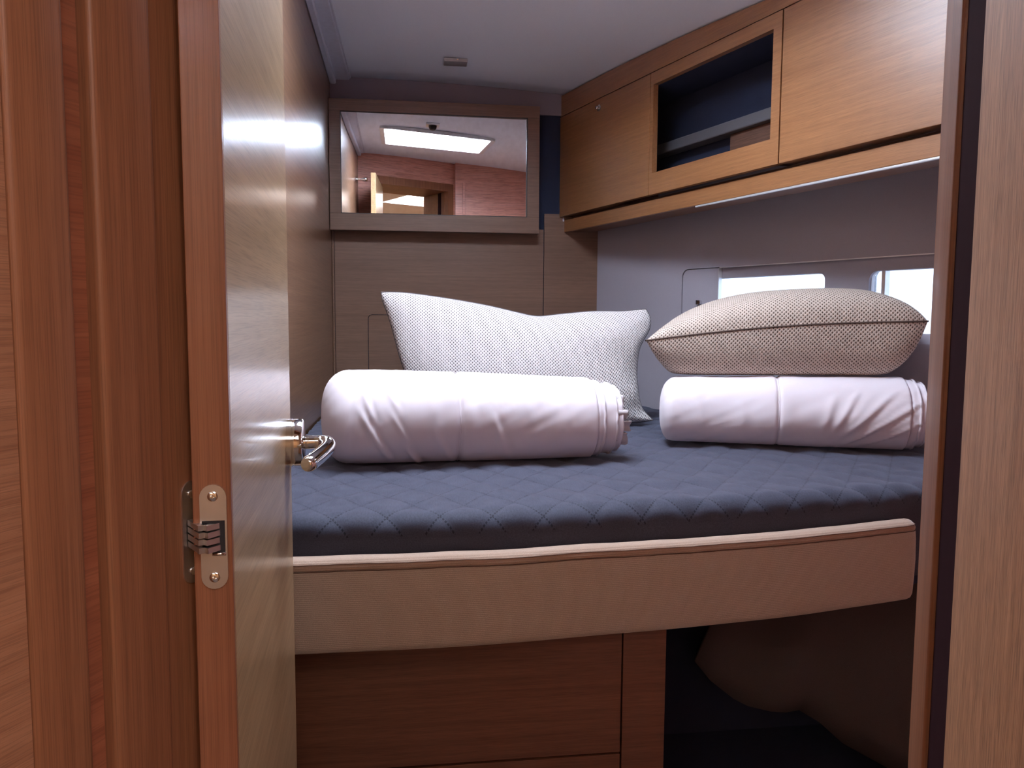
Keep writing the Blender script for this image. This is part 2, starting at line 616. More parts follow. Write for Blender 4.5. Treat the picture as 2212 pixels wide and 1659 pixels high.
# ------------------------------------------------------------------ aft bulkhead with its panels
mb = MB().box(XL - 0.04, 0.78, YB + 0.008, YB + 0.05, 0.0, 2.05)
wb = struct(obj('wall_back', mb, M_['dark_liner']), 'aft bulkhead of oak veneer panels')
HPX = (-0.166, 0.14)         # access hatch in the panel
mb = MB()
out = rrect(-0.286, 0.5035, 0.62, 1.46, 0.002, 6)
inn = rrect(HPX[0], HPX[1], 0.86, 1.131, 0.016, 6)
mb.ring(out, inn, 0.012, lambda a, b, c: (a, YB - 0.002 + c, b))
obj('panel', mb, M_['wallwood_x'], wb)
mb = MB().prism(rrect(HPX[0] + 0.0022, HPX[1] - 0.0022, 0.8622, 1.1288, 0.014, 6), 0.012, lambda a, b, c: (a, YB - 0.0015 + c, b))
obj('panel', mb, M_['wallwood_x'], wb)
mb = MB().box(0.5065, 0.745, YB - 0.002, YB + 0.010, 0.62, 1.52)
obj('panel', mb, M_['wallwood_x'], wb)
mb = MB().box(XL, 0.60, YB - 0.004, YB + 0.010, 1.89, 2.03)
obj('panel', mb, cloth('purple_grey_liner', (0.30, 0.27, 0.33), rough=0.7, scale=500, strength=0.1, sheen=0.0, var=0.02), wb)

# ------------------------------------------------------------------ right wall: hull liner with recess and portlights
def lin(a, b, c):
    return L(a, c, b)


RS0, RS1, RZ0, RZ1 = 0.452, 2.05, 1.06, 1.2885
mb = MB()
out = rrect(-0.06, 3.1, 0.0, 2.16, 0.001, 6)
inn = rrect(RS0, RS1, RZ0, RZ1, 0.028, 6)
mb.ring(out, inn, 0.016, lin)
wr = struct(obj('wall_right', mb, M_['liner']), 'grey vinyl hull liner with two portlights')
W1 = (0.560, 0.991, 1.085, 1.2535)
W2 = (1.125, 1.80, 1.085, 1.2525)
DR = 0.016


def plate_two_holes():
    # recess floor: split into vertical bands so each window sits in its own plate
    mb = MB()
    mid = (W1[1] + W2[0]) / 2
    mb.ring(rrect(RS0 - 0.03, mid, RZ0 - 0.03, RZ1 + 0.03, 0.001, 6), rrect(*W1, 0.020, 6), 0.010, lambda a, b, c: L(a, DR + c, b))
    mb.ring(rrect(mid, RS1 + 0.03, RZ0 - 0.03, RZ1 + 0.03, 0.001, 6), rrect(*W2, 0.026, 6), 0.010, lambda a, b, c: L(a, DR + c, b))
    return mb


obj('recess_panel', plate_two_holes(), M_['liner'], wr)
# outer hull skin behind the liner, same openings, keeps the daylight out elsewhere
mb = MB()
mid = (W1[1] + W2[0]) / 2
mb.ring(rrect(-0.10, mid, 0.0, 2.2, 0.001, 6), rrect(W1[0] - 0.004, W1[1] + 0.004, W1[2] - 0.004, W1[3] + 0.004, 0.02, 6), 0.02, lambda a, b, c: L(a, 0.040 + c, b))
mb.ring(rrect(mid, 3.1, 0.0, 2.2, 0.001, 6), rrect(W2[0] - 0.004, W2[1] + 0.004, W2[2] - 0.004, W2[3] + 0.004, 0.02, 6), 0.02, lambda a, b, c: L(a, 0.040 + c, b))
obj('hull_skin', mb, M_['white_plastic'], wr)


def portlight(name, Wn, label, mull=None):
    root = struct(empty(name, L(Wn[0], 0.03, Wn[2])), label)
    mb = MB().ring(rrect(Wn[0] - 0.006, Wn[1] + 0.006, Wn[2] - 0.006, Wn[3] + 0.006, 0.026, 6), rrect(Wn[0] + 0.001, Wn[1] - 0.001, Wn[2] + 0.001, Wn[3] - 0.001, 0.021, 6), 0.012, lambda a, b, c: L(a, 0.027 + c, b))
    obj('window_frame', mb, M_['white_plastic'], root, world=True)
    mb = MB().prism(rrect(Wn[0] - 0.004, Wn[1] + 0.004, Wn[2] - 0.004, Wn[3] + 0.004, 0.024, 6), 0.004, lambda a, b, c: L(a, 0.050 + c, b))
    obj('pane', mb, M_['glass'], root, world=True)
    if mull:
        mb = MB().box(mull - 0.005, mull + 0.005, 0.026, 0.048, Wn[2], Wn[3]).xf(lambda a, d, z: L(a, d, z))
        obj('mullion', mb, M_['steel'], root, world=True)
    c = L((Wn[0] + Wn[1]) / 2, 0.062, (Wn[2] + Wn[3]) / 2)
    portal(name + '_daylight', c, (R(90), 0, math.atan2(-HN.y, -HN.x) + R(90) + PI), Wn[1] - Wn[0], Wn[3] - Wn[2])
    return root


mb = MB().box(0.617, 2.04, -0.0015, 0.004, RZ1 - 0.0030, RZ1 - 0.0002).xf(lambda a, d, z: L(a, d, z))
obj('edge_strip', mb, M_['alu'], wr)  # added pale strip standing in for the highlight on the recess edge
portlight('window_1', W1, 'hull portlight nearer the aft bulkhead')
portlight('window_2', W2, 'hull portlight nearer the doorway with a grey upright bar', 1.160)

# cover flap over the aft end of the recess
root = tag(empty('cover_flap', L(0.53, 0.0, 1.07)), 'grey flap with a tiny metal latch left of the portlights', 'flap')
mb = MB().prism(rrect(RS0 + 0.0025, 0.6125, RZ0 + 0.003, RZ1 - 0.0025, 0.025, 6, (1, 0, 0, 1)), 0.012, lambda a, b, c: L(a, 0.0025 + c, b))
obj('flap_panel', mb, M_['liner'], root, world=True)
mb = MB().box(0.6125, 0.6150, -0.001, 0.014, RZ0 + 0.003, RZ1 - 0.003).xf(lambda a, d, z: L(a, d, z))
obj('edge_strip', mb, M_['alu'], root, world=True)
mb = MB().lathe([(-0.009, 0.0001), (-0.009, 0.006), (-0.0075, 0.0075), (0.003, 0.0075)], 20, lambda a, p, q: L(0.536 + p, a, 1.1755 + q))
lk = obj('latch', mb, M_['chrome'], root, world=True, smooth='auto')
mb = MB().box(0.526, 0.530, -0.010, 0.003, 1.169, 1.183, bev=0.001).xf(lambda a, d, z: L(a, d, z))
obj('latch_lever', mb, M_['dark_metal'], lk, world=True)

# ------------------------------------------------------------------ doorway bulkhead (front wall, jambs, lintel)
def jbox(u0, u1, w0, w1, z0, z1, bev=0.0):
    return MB().box(u0, u1, w0, w1, z0, z1, bev=bev).xf(lambda u, w, z: J(u, w, z))


def jstruct(name, b, mat, label=None, lw=False):
    """a jamb piece built in the doorway frame so that its grain follows the doorway"""
    e = bpy.data.objects.new
    u0, u1, w0, w1, z0, z1 = b[:6]
    bev = b[6] if len(b) > 6 else 0.0
    mb = MB().box(u0, u1, w0, w1, z0, z1, bev=bev, seg=3)
    # local x along the wall (u), local y through it (-w)
    mb.xf(lambda u, w, z: (w, u, z) if lw else (u, -w, z))
    o = obj(name, mb, mat, smooth='auto' if bev else False)
    o.location = (O_.x, O_.y, 0)
    o.rotation_euler = (0, 0, -TH if not lw else math.atan2(W_.y, W_.x))
    if lw:
        o.scale = (1, 1, 1)
    return struct(o, label)


# (lw frame: local x = w direction, local y = +90deg of it = u direction)
ZT = 1.985
jstruct('trim_5', (-0.03, 0.0, 0.0184, 0.0712, 0, ZT, 0.004), M_['jamb'])
jstruct('trim_6', (-0.05, -0.006, -0.03, 0.0186, 0, ZT), M_['jamb'])
jstruct('trim_7', (-0.04, -0.012, 0.0690, 0.0930, 0, ZT), M_['jamb_red'], lw=True)
jstruct('trim_8', (-0.03, 0.0, 0.0902, 0.1324, 0, ZT, 0.004), M_['jamb'])
jstruct('trim_9', (-0.05, -0.003, 0.1330, 0.3000, 0, ZT), M_['jamb_panel'], lw=True)
UR = 0.5128
jstruct('trim_10', (UR, UR + 0.03, 0.012, 0.0520, 0, ZT, 0.002), M_['jamb'])
jstruct('trim_11', (UR + 0.0025, UR + 0.05, 0.0525, 0.0995, 0, ZT), M_['rubber'])
jstruct('trim_12', (UR, UR + 0.05, 0.1000, 0.3000, 0, ZT, 0.004), M_['oak_near'])
jstruct('trim_13', (UR + 0.006, UR + 0.05, -0.03, 0.013, 0, ZT), M_['jamb'])
jstruct('trim_14', (-0.05, UR + 0.05, -0.03, 0.30, ZT, ZT + 0.05), M_['jamb'])
# bulkhead skins on the cabin side and on the saloon side
jstruct('wall_front', (-0.28, -0.045, -0.028, 0.0, 0, 2.30), M_['front'], 'angled front bulkhead left of the doorway')
jstruct('wall_front_right', (UR + 0.045, 2.1, -0.028, 0.0, 0, 2.30), M_['front'])
jstruct('wall_front_top', (-0.06, UR + 0.06, -0.028, 0.0, ZT + 0.03, 2.30), M_['front'])
jstruct('wall_saloon_left', (-2.2, -0.045, 0.28, 0.30, 0, 2.30), M_['jamb_panel'])
jstruct('wall_saloon_right', (UR + 0.045, 2.1, 0.28, 0.30, 0, 2.30), M_['jamb_panel'])
jstruct('wall_saloon_top', (-0.06, UR + 0.06, 0.28, 0.30, ZT + 0.03, 2.30), M_['jamb_panel'])
jstruct('sky_leak_cap', (-2.23, 2.13, -0.028, 0.30, 2.30, 2.33), M_['jamb_panel'])  # added cap over the wall cavity, blocks sky light leaking in
mb = MB().box(1.45, 1.47, -0.42, 1.48, 0.0, 2.20)
struct(obj('wall_right_front', mb, M_['front']))
mb = MB().box(0.345, 1.46, 0.425, 0.445, 0.0, 2.25).box(0.345, 0.362, 0.34, 0.424, 0.0, 2.25)
struct(obj('wall_front_return', mb, M_['front']))
mb = MB().box(0.392, 0.412, 0.4455, 0.457, 0.0, 2.04, bev=0.003)
struct(obj('trim_15', mb, M_['front']))
# saloon enclosure behind the photographer
jstruct('wall_saloon_end', (-2.2, 2.1, 2.30, 2.33, 0, 2.30), M_['saloon'])
jstruct('wall_saloon_port', (-2.23, -2.20, 0.28, 2.33, 0, 2.30), M_['saloon'])
jstruct('wall_saloon_starboard', (2.10, 2.13, -0.03, 2.33, 0, 2.30), M_['saloon'])
# added deck-light openings (u0,u1,w0,w1): two light the jambs, one the far wall
SKL = [(-1.45, -1.02, 0.70, 1.15), (0.80, 2.00, 0.50, 1.55), (-0.45, 0.85, 2.06, 2.25)]
us = sorted({-2.23, 2.13} | {v for k in SKL for v in k[:2]})
ws = sorted({0.28, 2.33} | {v for k in SKL for v in k[2:]})
mb = MB()
for i in range(len(us) - 1):
    for j in range(len(ws) - 1):
        cu, cw = (us[i] + us[i + 1]) / 2, (ws[j] + ws[j + 1]) / 2
        if any(k[0] < cu < k[1] and k[2] < cw < k[3] for k in SKL):
            continue
        mb.box(us[i], us[i + 1], ws[j], ws[j + 1], 2.12, 2.16)
mb.xf(lambda u, w, z: J(u, w, z))
struct(obj('ceiling_saloon', mb, M_['ceil']))
for i, k in enumerate(SKL):
    mbp = jbox(k[0] - 0.02, k[1] + 0.02, k[2] - 0.02, k[3] + 0.02, 2.165, 2.171)
    struct(obj('window_%d' % (3 + i), mbp, M_['acrylic' if i == 2 else 'smoked']), 'saloon deck light behind the doorway, added for its light')
    portal('saloon_daylight', J((k[0] + k[1]) / 2, (k[2] + k[3]) / 2, 2.18), (0, 0, -TH), k[1] - k[0], k[3] - k[2])

# ------------------------------------------------------------------ the door, swung inwards against the left side
DD = Vector((-0.062, 0.998)).normalized()
door = struct(empty('door_1', (-0.1425, 0.620, 0.0), math.atan2(DD.y, DD.x)), 'open varnished cabin door')
DZ0, DZ1 = 0.05, 1.965
mb = MB().box(0.006, 0.505, 0.0, 0.029, DZ0, DZ1)
obj('door_leaf', mb, M_['door'], door, bevel=0.0012)
mb = MB().box(0.0, 0.0062, 0.0, 0.029, DZ0, DZ1)
obj('edge_band', mb, M_['edge'], door, bevel=0.0008)['label'] = 'reddish solid wood edge'
# concealed hinge: plate let into the door edge, link arms, plate on the jamb
HZ0, HZ1 = 0.9050, 0.9887
yc, hw = 0.0135, 0.0100


def plate_xy(z0, z1, cutz0, cutz1, yy, half, x, th):
    r = half
    pts = []
    top = [(yy + half * math.cos(a), z1 - r + half * math.sin(a)) for a in np.linspace(0, PI, 13)]
    return top


hin = MB()
plt_pts = [(yc + hw * math.cos(a), HZ1 - hw + hw * math.sin(a)) for a in np.linspace(0, PI, 13)] + [(yc + hw * math.cos(a), HZ0 + hw + hw * math.sin(a)) for a in np.linspace(PI, 2 * PI, 13)]
hin.prism(plt_pts, 0.0016, lambda a, b, c: (-c, a, b))
hinge = obj('hinge', hin, M_['steel'], door, smooth='auto')
hinge['label'] = 'concealed steel hinge'
cav = MB().box(-0.0022, 0.002, yc - 0.0085, yc + 0.0085, 0.9345, 0.9600)
obj('hinge_cavity_shade', cav, M_['void'], hinge)  # black block standing in for the shade inside the hinge
dm = MW['door_1']


def dw(x, y, z):
    return tuple(dm @ Vector((x, y, z)))


MW[hinge.name] = dm.copy()
for zz in (0.9795, 0.9145):
    screw('screw', dw(-0.0016, yc, zz), dw(-1.0016, yc, zz) - Vector(dw(-0.0016, yc, zz)) if False else (Vector(dw(-1, 0, 0)) - Vector(dw(0, 0, 0))), 0.0040, hinge, M_['chrome'])
# link arms from the cavity across to the jamb plate
for k, zz in enumerate((0.9385, 0.9445, 0.9505, 0.9560)):
    a = Vector(dw(0.002, yc - 0.003, zz))
    b = Vector(dw(-0.0065, yc + 0.0065, zz))
    c = Vector(J(-0.002, -0.010, zz))
    pts = [a, b, c] if k % 2 else [a, b + Vector((0.001, -0.002, 0)), c]
    mbk = MB()
    for p, q in ((pts[0], pts[1]), (pts[1], pts[2])):
        d = (q - p).normalized()
        nrm = d.cross(Vector((0, 0, 1))).normalized() * 0.0042
        h = Vector((0, 0, 0.0022))
        mbk.add([p - nrm - h, p + nrm - h, q + nrm - h, q - nrm - h, p - nrm + h, p + nrm + h, q + nrm + h, q - nrm + h],
                [(0, 3, 2, 1), (4, 5, 6, 7), (0, 1, 5, 4), (1, 2, 6, 5), (2, 3, 7, 6), (3, 0, 4, 7)])
    obj('link', mbk, M_['steel'], hinge, world=True)
mb = MB().tube([dw(-0.0026, yc - 0.009, 0.9335), dw(-0.0026, yc + 0.001, 0.9335)], 0.0014, 10)
obj('pin', mb, M_['chrome'], hinge, world=True, smooth=True)
jp = MB()
jpts = [(-0.012 + 0.010 * math.cos(a), HZ1 - 0.010 + 0.010 * math.sin(a)) for a in np.linspace(0, PI, 11)] + [(-0.012 + 0.010 * math.cos(a), HZ0 + 0.010 + 0.010 * math.sin(a)) for a in np.linspace(PI, 2 * PI, 11)]
jp.prism(jpts, 0.0016, lambda a, b, c: J(-0.0062 + c, a, b))
jh = tag(obj('hinge_plate', jp, M_['steel']), 'dark steel hinge plate let into the door jamb', 'hinge plate')
for zz in (0.9780, 0.9150):
    screw('screw', J(-0.0046, -0.012, zz), (U_.x, U_.y, 0), 0.0036, jh, M_['chrome'])

# lever handle on the room side
hx, hz = 0.462, 0.9470
mb = MB().lathe([(0.0, 0.033), (-0.007, 0.033), (-0.0075, 0.0322), (-0.0085, 0.0322), (-0.009, 0.033), (-0.0185, 0.033), (-0.0205, 0.0322), (-0.0215, 0.0300), (-0.0215, 0.0001)], 40, lambda a, p, q: (hx + p, a, hz + q))
hd = obj('handle_rose', mb, M_['chrome'], door, smooth='auto')
MW[hd.name] = dm.copy()
pts, rad = [], []
ctrl = [((hx, -0.0140, hz), 0.0095), ((hx, -0.0260, hz), 0.0098), ((hx, -0.0380, hz), 0.0095), ((hx - 0.001, -0.0455, hz - 0.0004), 0.0098), ((hx - 0.006, -0.0515, hz - 0.001), 0.0104), ((hx - 0.016, -0.0545, hz - 0.002), 0.0108),
        ((hx - 0.034, -0.0535, hz - 0.004), 0.0106), ((hx - 0.060, -0.0480, hz - 0.0065), 0.0104), ((hx - 0.085, -0.0405, hz - 0.0095), 0.0106), ((hx - 0.100, -0.0350, hz - 0.0115), 0.0106), ((hx - 0.106, -0.0325, hz - 0.0120), 0.0085), ((hx - 0.108, -0.0315, hz - 0.0122), 0.0030)]
cp = [Vector(c[0]) for c in ctrl]
for i in range(len(cp) - 1):
    p0, p1, p2, p3 = cp[max(i - 1, 0)], cp[i], cp[i + 1], cp[min(i + 2, len(cp) - 1)]
    for k in range(4):
        t = k / 4
        pts.append(0.5 * ((2 * p1) + (-p0 + p2) * t + (2 * p0 - 5 * p1 + 4 * p2 - p3) * t * t + (-p0 + 3 * p1 - 3 * p2 + p3) * t ** 3))
        rad.append(ctrl[i][1] * (1 - t) + ctrl[i + 1][1] * t)
pts.append(cp[-1])
rad.append(ctrl[-1][1])
mb = MB().tube(pts, rad, 18)
obj('lever', mb, M_['chrome'], hd, smooth=True)
# rear rose and hold-back catch between door and side wall
mb = MB().lathe([(0.029, 0.028), (0.036, 0.028), (0.038, 0.026), (0.038, 0.0001)], 28, lambda a, p, q: (hx + p, a, hz + q))
obj('rear_rose', mb, M_['chrome'], door, smooth='auto')
ct = tag(empty('door_catch', (XL, 1.09, 1.93)), 'chrome hold-back catch on the side wall behind the door, seen in the mirror', 'catch')
mb = MB().lathe([(0.0, 0.016), (0.004, 0.016), (0.006, 0.013), (0.006, 0.0001)], 24, lambda a, p, q: (XL + a, 1.09 + p, 1.93 + q))
obj('base_plate', mb, M_['chrome'], ct, world=True, smooth='auto')
mb = MB().tube([(XL + 0.005, 1.09, 1.93), (XL + 0.04, 1.09, 1.93), (XL + 0.055, 1.09, 1.93), (XL + 0.072, 1.09, 1.93)], [0.006, 0.006, 0.011, 0.010], 16)
obj('stem', mb, M_['chrome'], ct, world=True, smooth=True)

# ------------------------------------------------------------------ overhead lockers along the hull side
DZB, DZT = 1.5095, 1.8845


def locker(name, s0, s1, label, latch_s=None, cs=None):
    root = tag(empty(name, CP, CA), label, 'locker', 'oak doored lockers along the hull side')
    mb = MB()
    e = cs or s1
    mb.box(s0 + 0.001, e - 0.001, 0.019, 0.10, DZB + 0.001, DZB + 0.012)
    mb.box(s0 + 0.001, e - 0.001, 0.019, 0.10, DZT - 0.014, DZT - 0.003)
    mb.box(s0 + 0.001, s0 + 0.016, 0.019, 0.10, DZB + 0.001, DZT - 0.003)
    mb.box(e - 0.016, e - 0.001, 0.019, 0.10, DZB + 0.001, DZT - 0.003)
    mb.box(s0 + 0.001, e - 0.001, 0.094, 0.10, DZB + 0.001, DZT - 0.003)
    obj('carcass', mb, M_['locker'], root)
    mb = MB().box(s0 + 0.0015, s1 - 0.0015, 0.0, 0.018, DZB, DZT - 0.002)
    d = obj('door', mb, M_['locker'], root, bevel=0.0012)
    if latch_s is not None:
        mb = MB().lathe([(0.001, 0.012), (-0.002, 0.012), (-0.003, 0.0105), (-0.003, 0.006), (-0.012, 0.0058), (-0.014, 0.0045), (-0.014, 0.0001)], 24, lambda a, p, q: (latch_s + p, a, 1.851 + q))
        k = obj('push_latch', mb, M_['chrome'], d, smooth='auto')
        k['label'] = 'small chrome push button latch'
    return root


locker('overhead_locker', 0.0, 0.590, 'closed oak overhead locker in the far corner with a small chrome push latch', 0.285, cs=0.385)
locker('overhead_locker', 1.150, 1.98, 'large plain oak overhead locker nearest the doorway, catching the hatch glare')

niche = tag(empty('open_locker', CP, CA), 'open overhead cubby with a dark interior between the two oak lockers', 'locker')
mb = MB()
NS0, NS1, NZ0, NZ1 = 0.607, 1.118, 1.5755, 1.8455
mb.box(0.592, 1.1475, 0.0, 0.018, NZ1, DZT - 0.002)
mb.box(0.592, 1.1475, 0.0, 0.018, DZB, NZ0)
mb.box(0.592, NS0, 0.0, 0.018, NZ0, NZ1)
mb.box(NS1, 1.1475, 0.0, 0.018, NZ0, NZ1)
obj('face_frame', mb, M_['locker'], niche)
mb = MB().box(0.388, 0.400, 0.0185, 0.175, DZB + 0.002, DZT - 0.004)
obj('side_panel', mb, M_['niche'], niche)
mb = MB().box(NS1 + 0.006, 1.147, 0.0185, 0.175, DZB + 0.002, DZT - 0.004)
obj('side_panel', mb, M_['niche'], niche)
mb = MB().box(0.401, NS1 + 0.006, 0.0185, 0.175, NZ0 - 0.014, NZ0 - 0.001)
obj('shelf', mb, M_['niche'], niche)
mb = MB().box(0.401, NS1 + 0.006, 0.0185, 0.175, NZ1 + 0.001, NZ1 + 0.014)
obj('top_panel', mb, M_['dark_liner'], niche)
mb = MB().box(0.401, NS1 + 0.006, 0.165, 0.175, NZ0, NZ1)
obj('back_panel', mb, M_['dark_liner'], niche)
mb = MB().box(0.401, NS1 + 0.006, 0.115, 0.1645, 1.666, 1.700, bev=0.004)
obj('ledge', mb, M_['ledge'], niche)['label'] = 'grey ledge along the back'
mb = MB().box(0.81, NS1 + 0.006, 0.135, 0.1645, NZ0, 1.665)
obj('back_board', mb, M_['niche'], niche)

# top rail between lockers and deck head, follows the deck head
mb = MB()
n = 24
for k in range(n + 1):
    s = 0.0 + 1.98 * k / n
    p = Vector((CP[0], CP[1])) + Vector((0.3025, -0.9532)) * s
    z1 = zc(p.x, p.y) - 0.002
    for y in (0.002, 0.020):
        mb.v += [(s, y, DZT + 0.0015), (s, y, z1 - 0.004)]
    if k:
        m = 4 * k
        mb.f += [(m - 4, m, m + 1, m - 3), (m - 2, m - 1, m + 3, m + 2), (m - 3, m + 1, m + 3, m - 1), (m - 4, m - 2, m + 2, m)]
mb.f += [(0, 1, 3, 2), (4 * n, 4 * n + 2, 4 * n + 3, 4 * n + 1)]
rail = empty('locker_rail', CP, CA)
tag(rail, 'oak filler rail between the overhead lockers and the ceiling', 'rail')
obj('rail_board', mb, M_['locker'], rail)

pel = tag(empty('pelmet', CP, CA), 'oak pelmet board with a thin bright strip under the overhead lockers', 'pelmet')
mb = MB().box(-0.012, 1.98, 0.0190, 0.0310, 1.4515, 1.4975)
obj('fascia', mb, M_['locker'], pel, bevel=0.002)
mb = MB().box(-0.012, 1.98, 0.046, 0.052, 1.4655, 1.5090)
obj('shadow_board', mb, M_['niche'], pel)  # dark board deepening the shade in the gap under the locker doors
mb = MB().box(-0.012, 1.98, 0.0315, 0.122, 1.4530, 1.4650)
obj('under_board', mb, M_['base'], pel)
mb = MB().box(0.80, 1.98, 0.0195, 0.0270, 1.4465, 1.4512, bev=0.001)
obj('light_strip', mb, M_['alu'], pel)['label'] = 'thin bright aluminium strip'
mb = MB().box(-0.010, 0.010, 0.012, 0.0185, 1.492, 1.507, bev=0.002)
obj('end_cap', mb, M_['white_plastic'], pel)['label'] = 'small white plastic cap'

# ------------------------------------------------------------------ mirror cabinet on the aft bulkhead
YM = 2.886
mc = tag(empty('mirror_cabinet', (0.09, YM, 1.436)), 'shallow oak framed mirror cabinet above the pillows on the aft bulkhead', 'mirror cabinet')
MX0, MX1, MZ0, MZ1 = -0.2935, 0.4735, 1.4365, 1.902
GX0, GX1, GZ0, GZ1 = -0.254, 0.4285, 1.496, 1.859
TY = 0.022
mb = MB().box(MX0 + 0.006, MX1 - 0.006, YM + TY + 0.001, YB - 0.006, MZ0 + 0.004, MZ1 - 0.004)
obj('carcass', mb, M_['wallwood_x'], mc, world=True)
for b in ((MX0, MX1, MZ0, GZ0), (MX0, MX1, GZ1, MZ1)):
    mb = MB().box(b[0], b[1], YM, YM + TY, b[2], b[3])
    obj('rail', mb, M_['wallwood_x'], mc, world=True, bevel=0.001)
for b in ((MX0, GX0), (GX1, MX1)):
    mb = MB().box(b[0], b[1], YM, YM + TY, GZ0 + 0.0003, GZ1 - 0.0003)
    obj('stile', mb, M_['wallwood_x'], mc, world=True, bevel=0.001)
mb = MB().ring([(GX0, GZ0), (GX1, GZ0), (GX1, GZ1), (GX0, GZ1)], [(GX0 + 0.0028, GZ0 + 0.0028), (GX1 - 0.0028, GZ0 + 0.0028), (GX1 - 0.0028, GZ1 - 0.0028), (GX0 + 0.0028, GZ1 - 0.0028)], 0.016, lambda a, b, c: (a, YM + 0.003 + c, b))
obj('gasket', mb, M_['dark_metal'], mc, world=True)
# the cabinet's mirror sits a hair out of square in its frame
mb = MB().box(GX0 + 0.002, GX1 - 0.002, YM + 0.008, YM + 0.012, GZ0 + 0.002, GZ1 - 0.002)
gxm = (GX0 + GX1) / 2
mb.xf(lambda x, y, z: (x, y + (x - gxm) * math.tan(R(0.55)), z))
obj('mirror_glass', mb, M_['mirror'], mc, world=True)

# ------------------------------------------------------------------ deck hatch and ceiling lights
hcx, hcy = (HX0 + HX1) / 2, (HY0 + HY1) / 2
zh = zc(hcx, hcy)
hatch = tag(empty('deck_hatch', (hcx, hcy, zh)), 'bright deck hatch in the ceiling, reflected in the mirror', 'hatch')
mb = MB()
mb.ring(rrect(HX0 - 0.02, HX1 + 0.02, HY0 - 0.02, HY1 + 0.02, 0.03, 6), rrect(HX0 + 0.002, HX1 - 0.002, HY0 + 0.002, HY1 - 0.002, 0.02, 6), 0.016, lambda a, b, c: (a, b, zc(a, b) - 0.012 + c))
obj('trim_ring', mb, M_['white_plastic'], hatch, world=True)
mb = MB()
mb.ring([(HX0 - 0.012, HY0 - 0.012), (HX1 + 0.012, HY0 - 0.012), (HX1 + 0.012, HY1 + 0.012), (HX0 - 0.012, HY1 + 0.012)], [(HX0, HY0), (HX1, HY0), (HX1, HY1), (HX0, HY1)], 0.10, lambda a, b, c: (a, b, zc(a, b) - 0.004 + c))
obj('trunk', mb, M_['white_plastic'], hatch, world=True)
ZG = zh + 0.075
mb = MB().ring(rrect(HX0 - 0.012, HX1 + 0.012, HY0 - 0.012, HY1 + 0.012, 0.03, 6), rrect(HX0 + 0.022, HX1 - 0.022, HY0 + 0.022, HY1 - 0.022, 0.03, 6), 0.02, lambda a, b, c: (a, b, ZG + c))
obj('frame', mb, M_['alu'], hatch, world=True)
mb = MB().prism(rrect(HX0 + 0.02, HX1 - 0.02, HY0 + 0.02, HY1 - 0.02, 0.03, 6), 0.008, lambda a, b, c: (a, b, ZG + 0.008 + c))
obj('pane', mb, M_['acrylic'], hatch, world=True)
for yy in (HY0 + 0.045, HY1 - 0.045):
    mb = MB().lathe([(0.0, 0.055), (-0.012, 0.054), (-0.022, 0.045), (-0.026, 0.02), (-0.026, 0.0001)], 28, lambda a, p, q, yy=yy: (hcx + p, yy + q * 0.55, ZG + a))
    obj('handle', mb, M_['white_plastic'], hatch, world=True, smooth='auto')
portal('hatch_daylight', (hcx, hcy, ZG + 0.05), (0, 0, 0), HX1 - HX0 - 0.03, HY1 - HY0 - 0.03)

lx, ly = 0.152, 2.725
pl = tag(empty('ceiling_light', (lx, ly, zc(lx, ly))), 'small flat rectangular light plate on the ceiling above the mirror cabinet', 'ceiling light')
mb = MB().box(lx - 0.040, lx + 0.040, ly - 0.026, ly + 0.026, zc(lx, ly) - 0.013, zc(lx, ly) - 0.001, bev=0.002)
obj('body', mb, M_['steel'], pl, world=True)
mb = MB().lathe([(0, 0.004), (-0.003, 0.004), (-0.004, 0.0001)], 12, lambda a, p, q: (lx + 0.006 + p, ly - 0.026 + a, zc(lx, ly) - 0.004 + q))
obj('switch', mb, M_['chrome'], pl, world=True, smooth='auto')
lx2, ly2 = 0.118, 2.03
z2 = zc(lx2, ly2)
pl2 = tag(empty('spotlight', (lx2, ly2, z2)), 'square chrome ceiling spotlight beside the hatch, seen only in the mirror', 'spotlight')
mb = MB().box(lx2 - 0.032, lx2 + 0.032, ly2 - 0.032, ly2 + 0.032, z2 - 0.010, z2 - 0.001, bev=0.002)
obj('plate', mb, M_['alu'], pl2, world=True)
mb = MB().lathe([(0, 0.02), (-0.012, 0.018), (-0.02, 0.012), (-0.022, 0.0001)], 20, lambda a, p, q: (lx2 + p, ly2 + q, z2 - 0.009 + a))
obj('lens', mb, M_['dark_metal'], pl2, world=True, smooth='auto')

# ------------------------------------------------------------------ berth
def fY(x):
    return 1.210 + 0.02 * x + 0.11 * x * x + (0.9 * (x - 0.95) ** 2 if x > 0.95 else 0.0)


def hullX(y, d=0.0):
    return 0.716 + math.tan(HA) * (YB - y) - d / math.cos(HA)


berth = tag(empty('berth', (0.1, 1.30, 0.0)), 'built-in double berth of dark oak panels under the navy mattress', 'berth')
YF = 1.32
mb = MB().box(-0.29, 0.3765, YF, YF + 0.018, 0.322, 0.592)
obj('base_panel', mb, M_['base'], berth, world=True, bevel=0.001)
mb = MB().box(0.3795, 0.4605, YF, YF + 0.018, 0.05, 0.592)
obj('base_panel', mb, M_['base'], berth, world=True, bevel=0.001)
mb = MB().box(-0.29, 0.3765, YF, YF + 0.018, 0.05, 0.318)
obj('base_panel', mb, M_['base'], berth, world=True, bevel=0.001)
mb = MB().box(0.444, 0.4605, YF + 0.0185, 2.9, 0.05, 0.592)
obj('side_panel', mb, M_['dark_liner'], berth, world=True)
mb = MB()
xs_ = np.linspace(-0.29, 1.33, 30)
poly = [(x, fY(x) + 0.045) for x in xs_] + [(hullX(1.72, 0.012), 1.72), (hullX(2.945, 0.012), 2.945), (-0.29, 2.945)]
mb.prism(poly, 0.018, lambda a, b, c: (a, b, 0.593 + c))
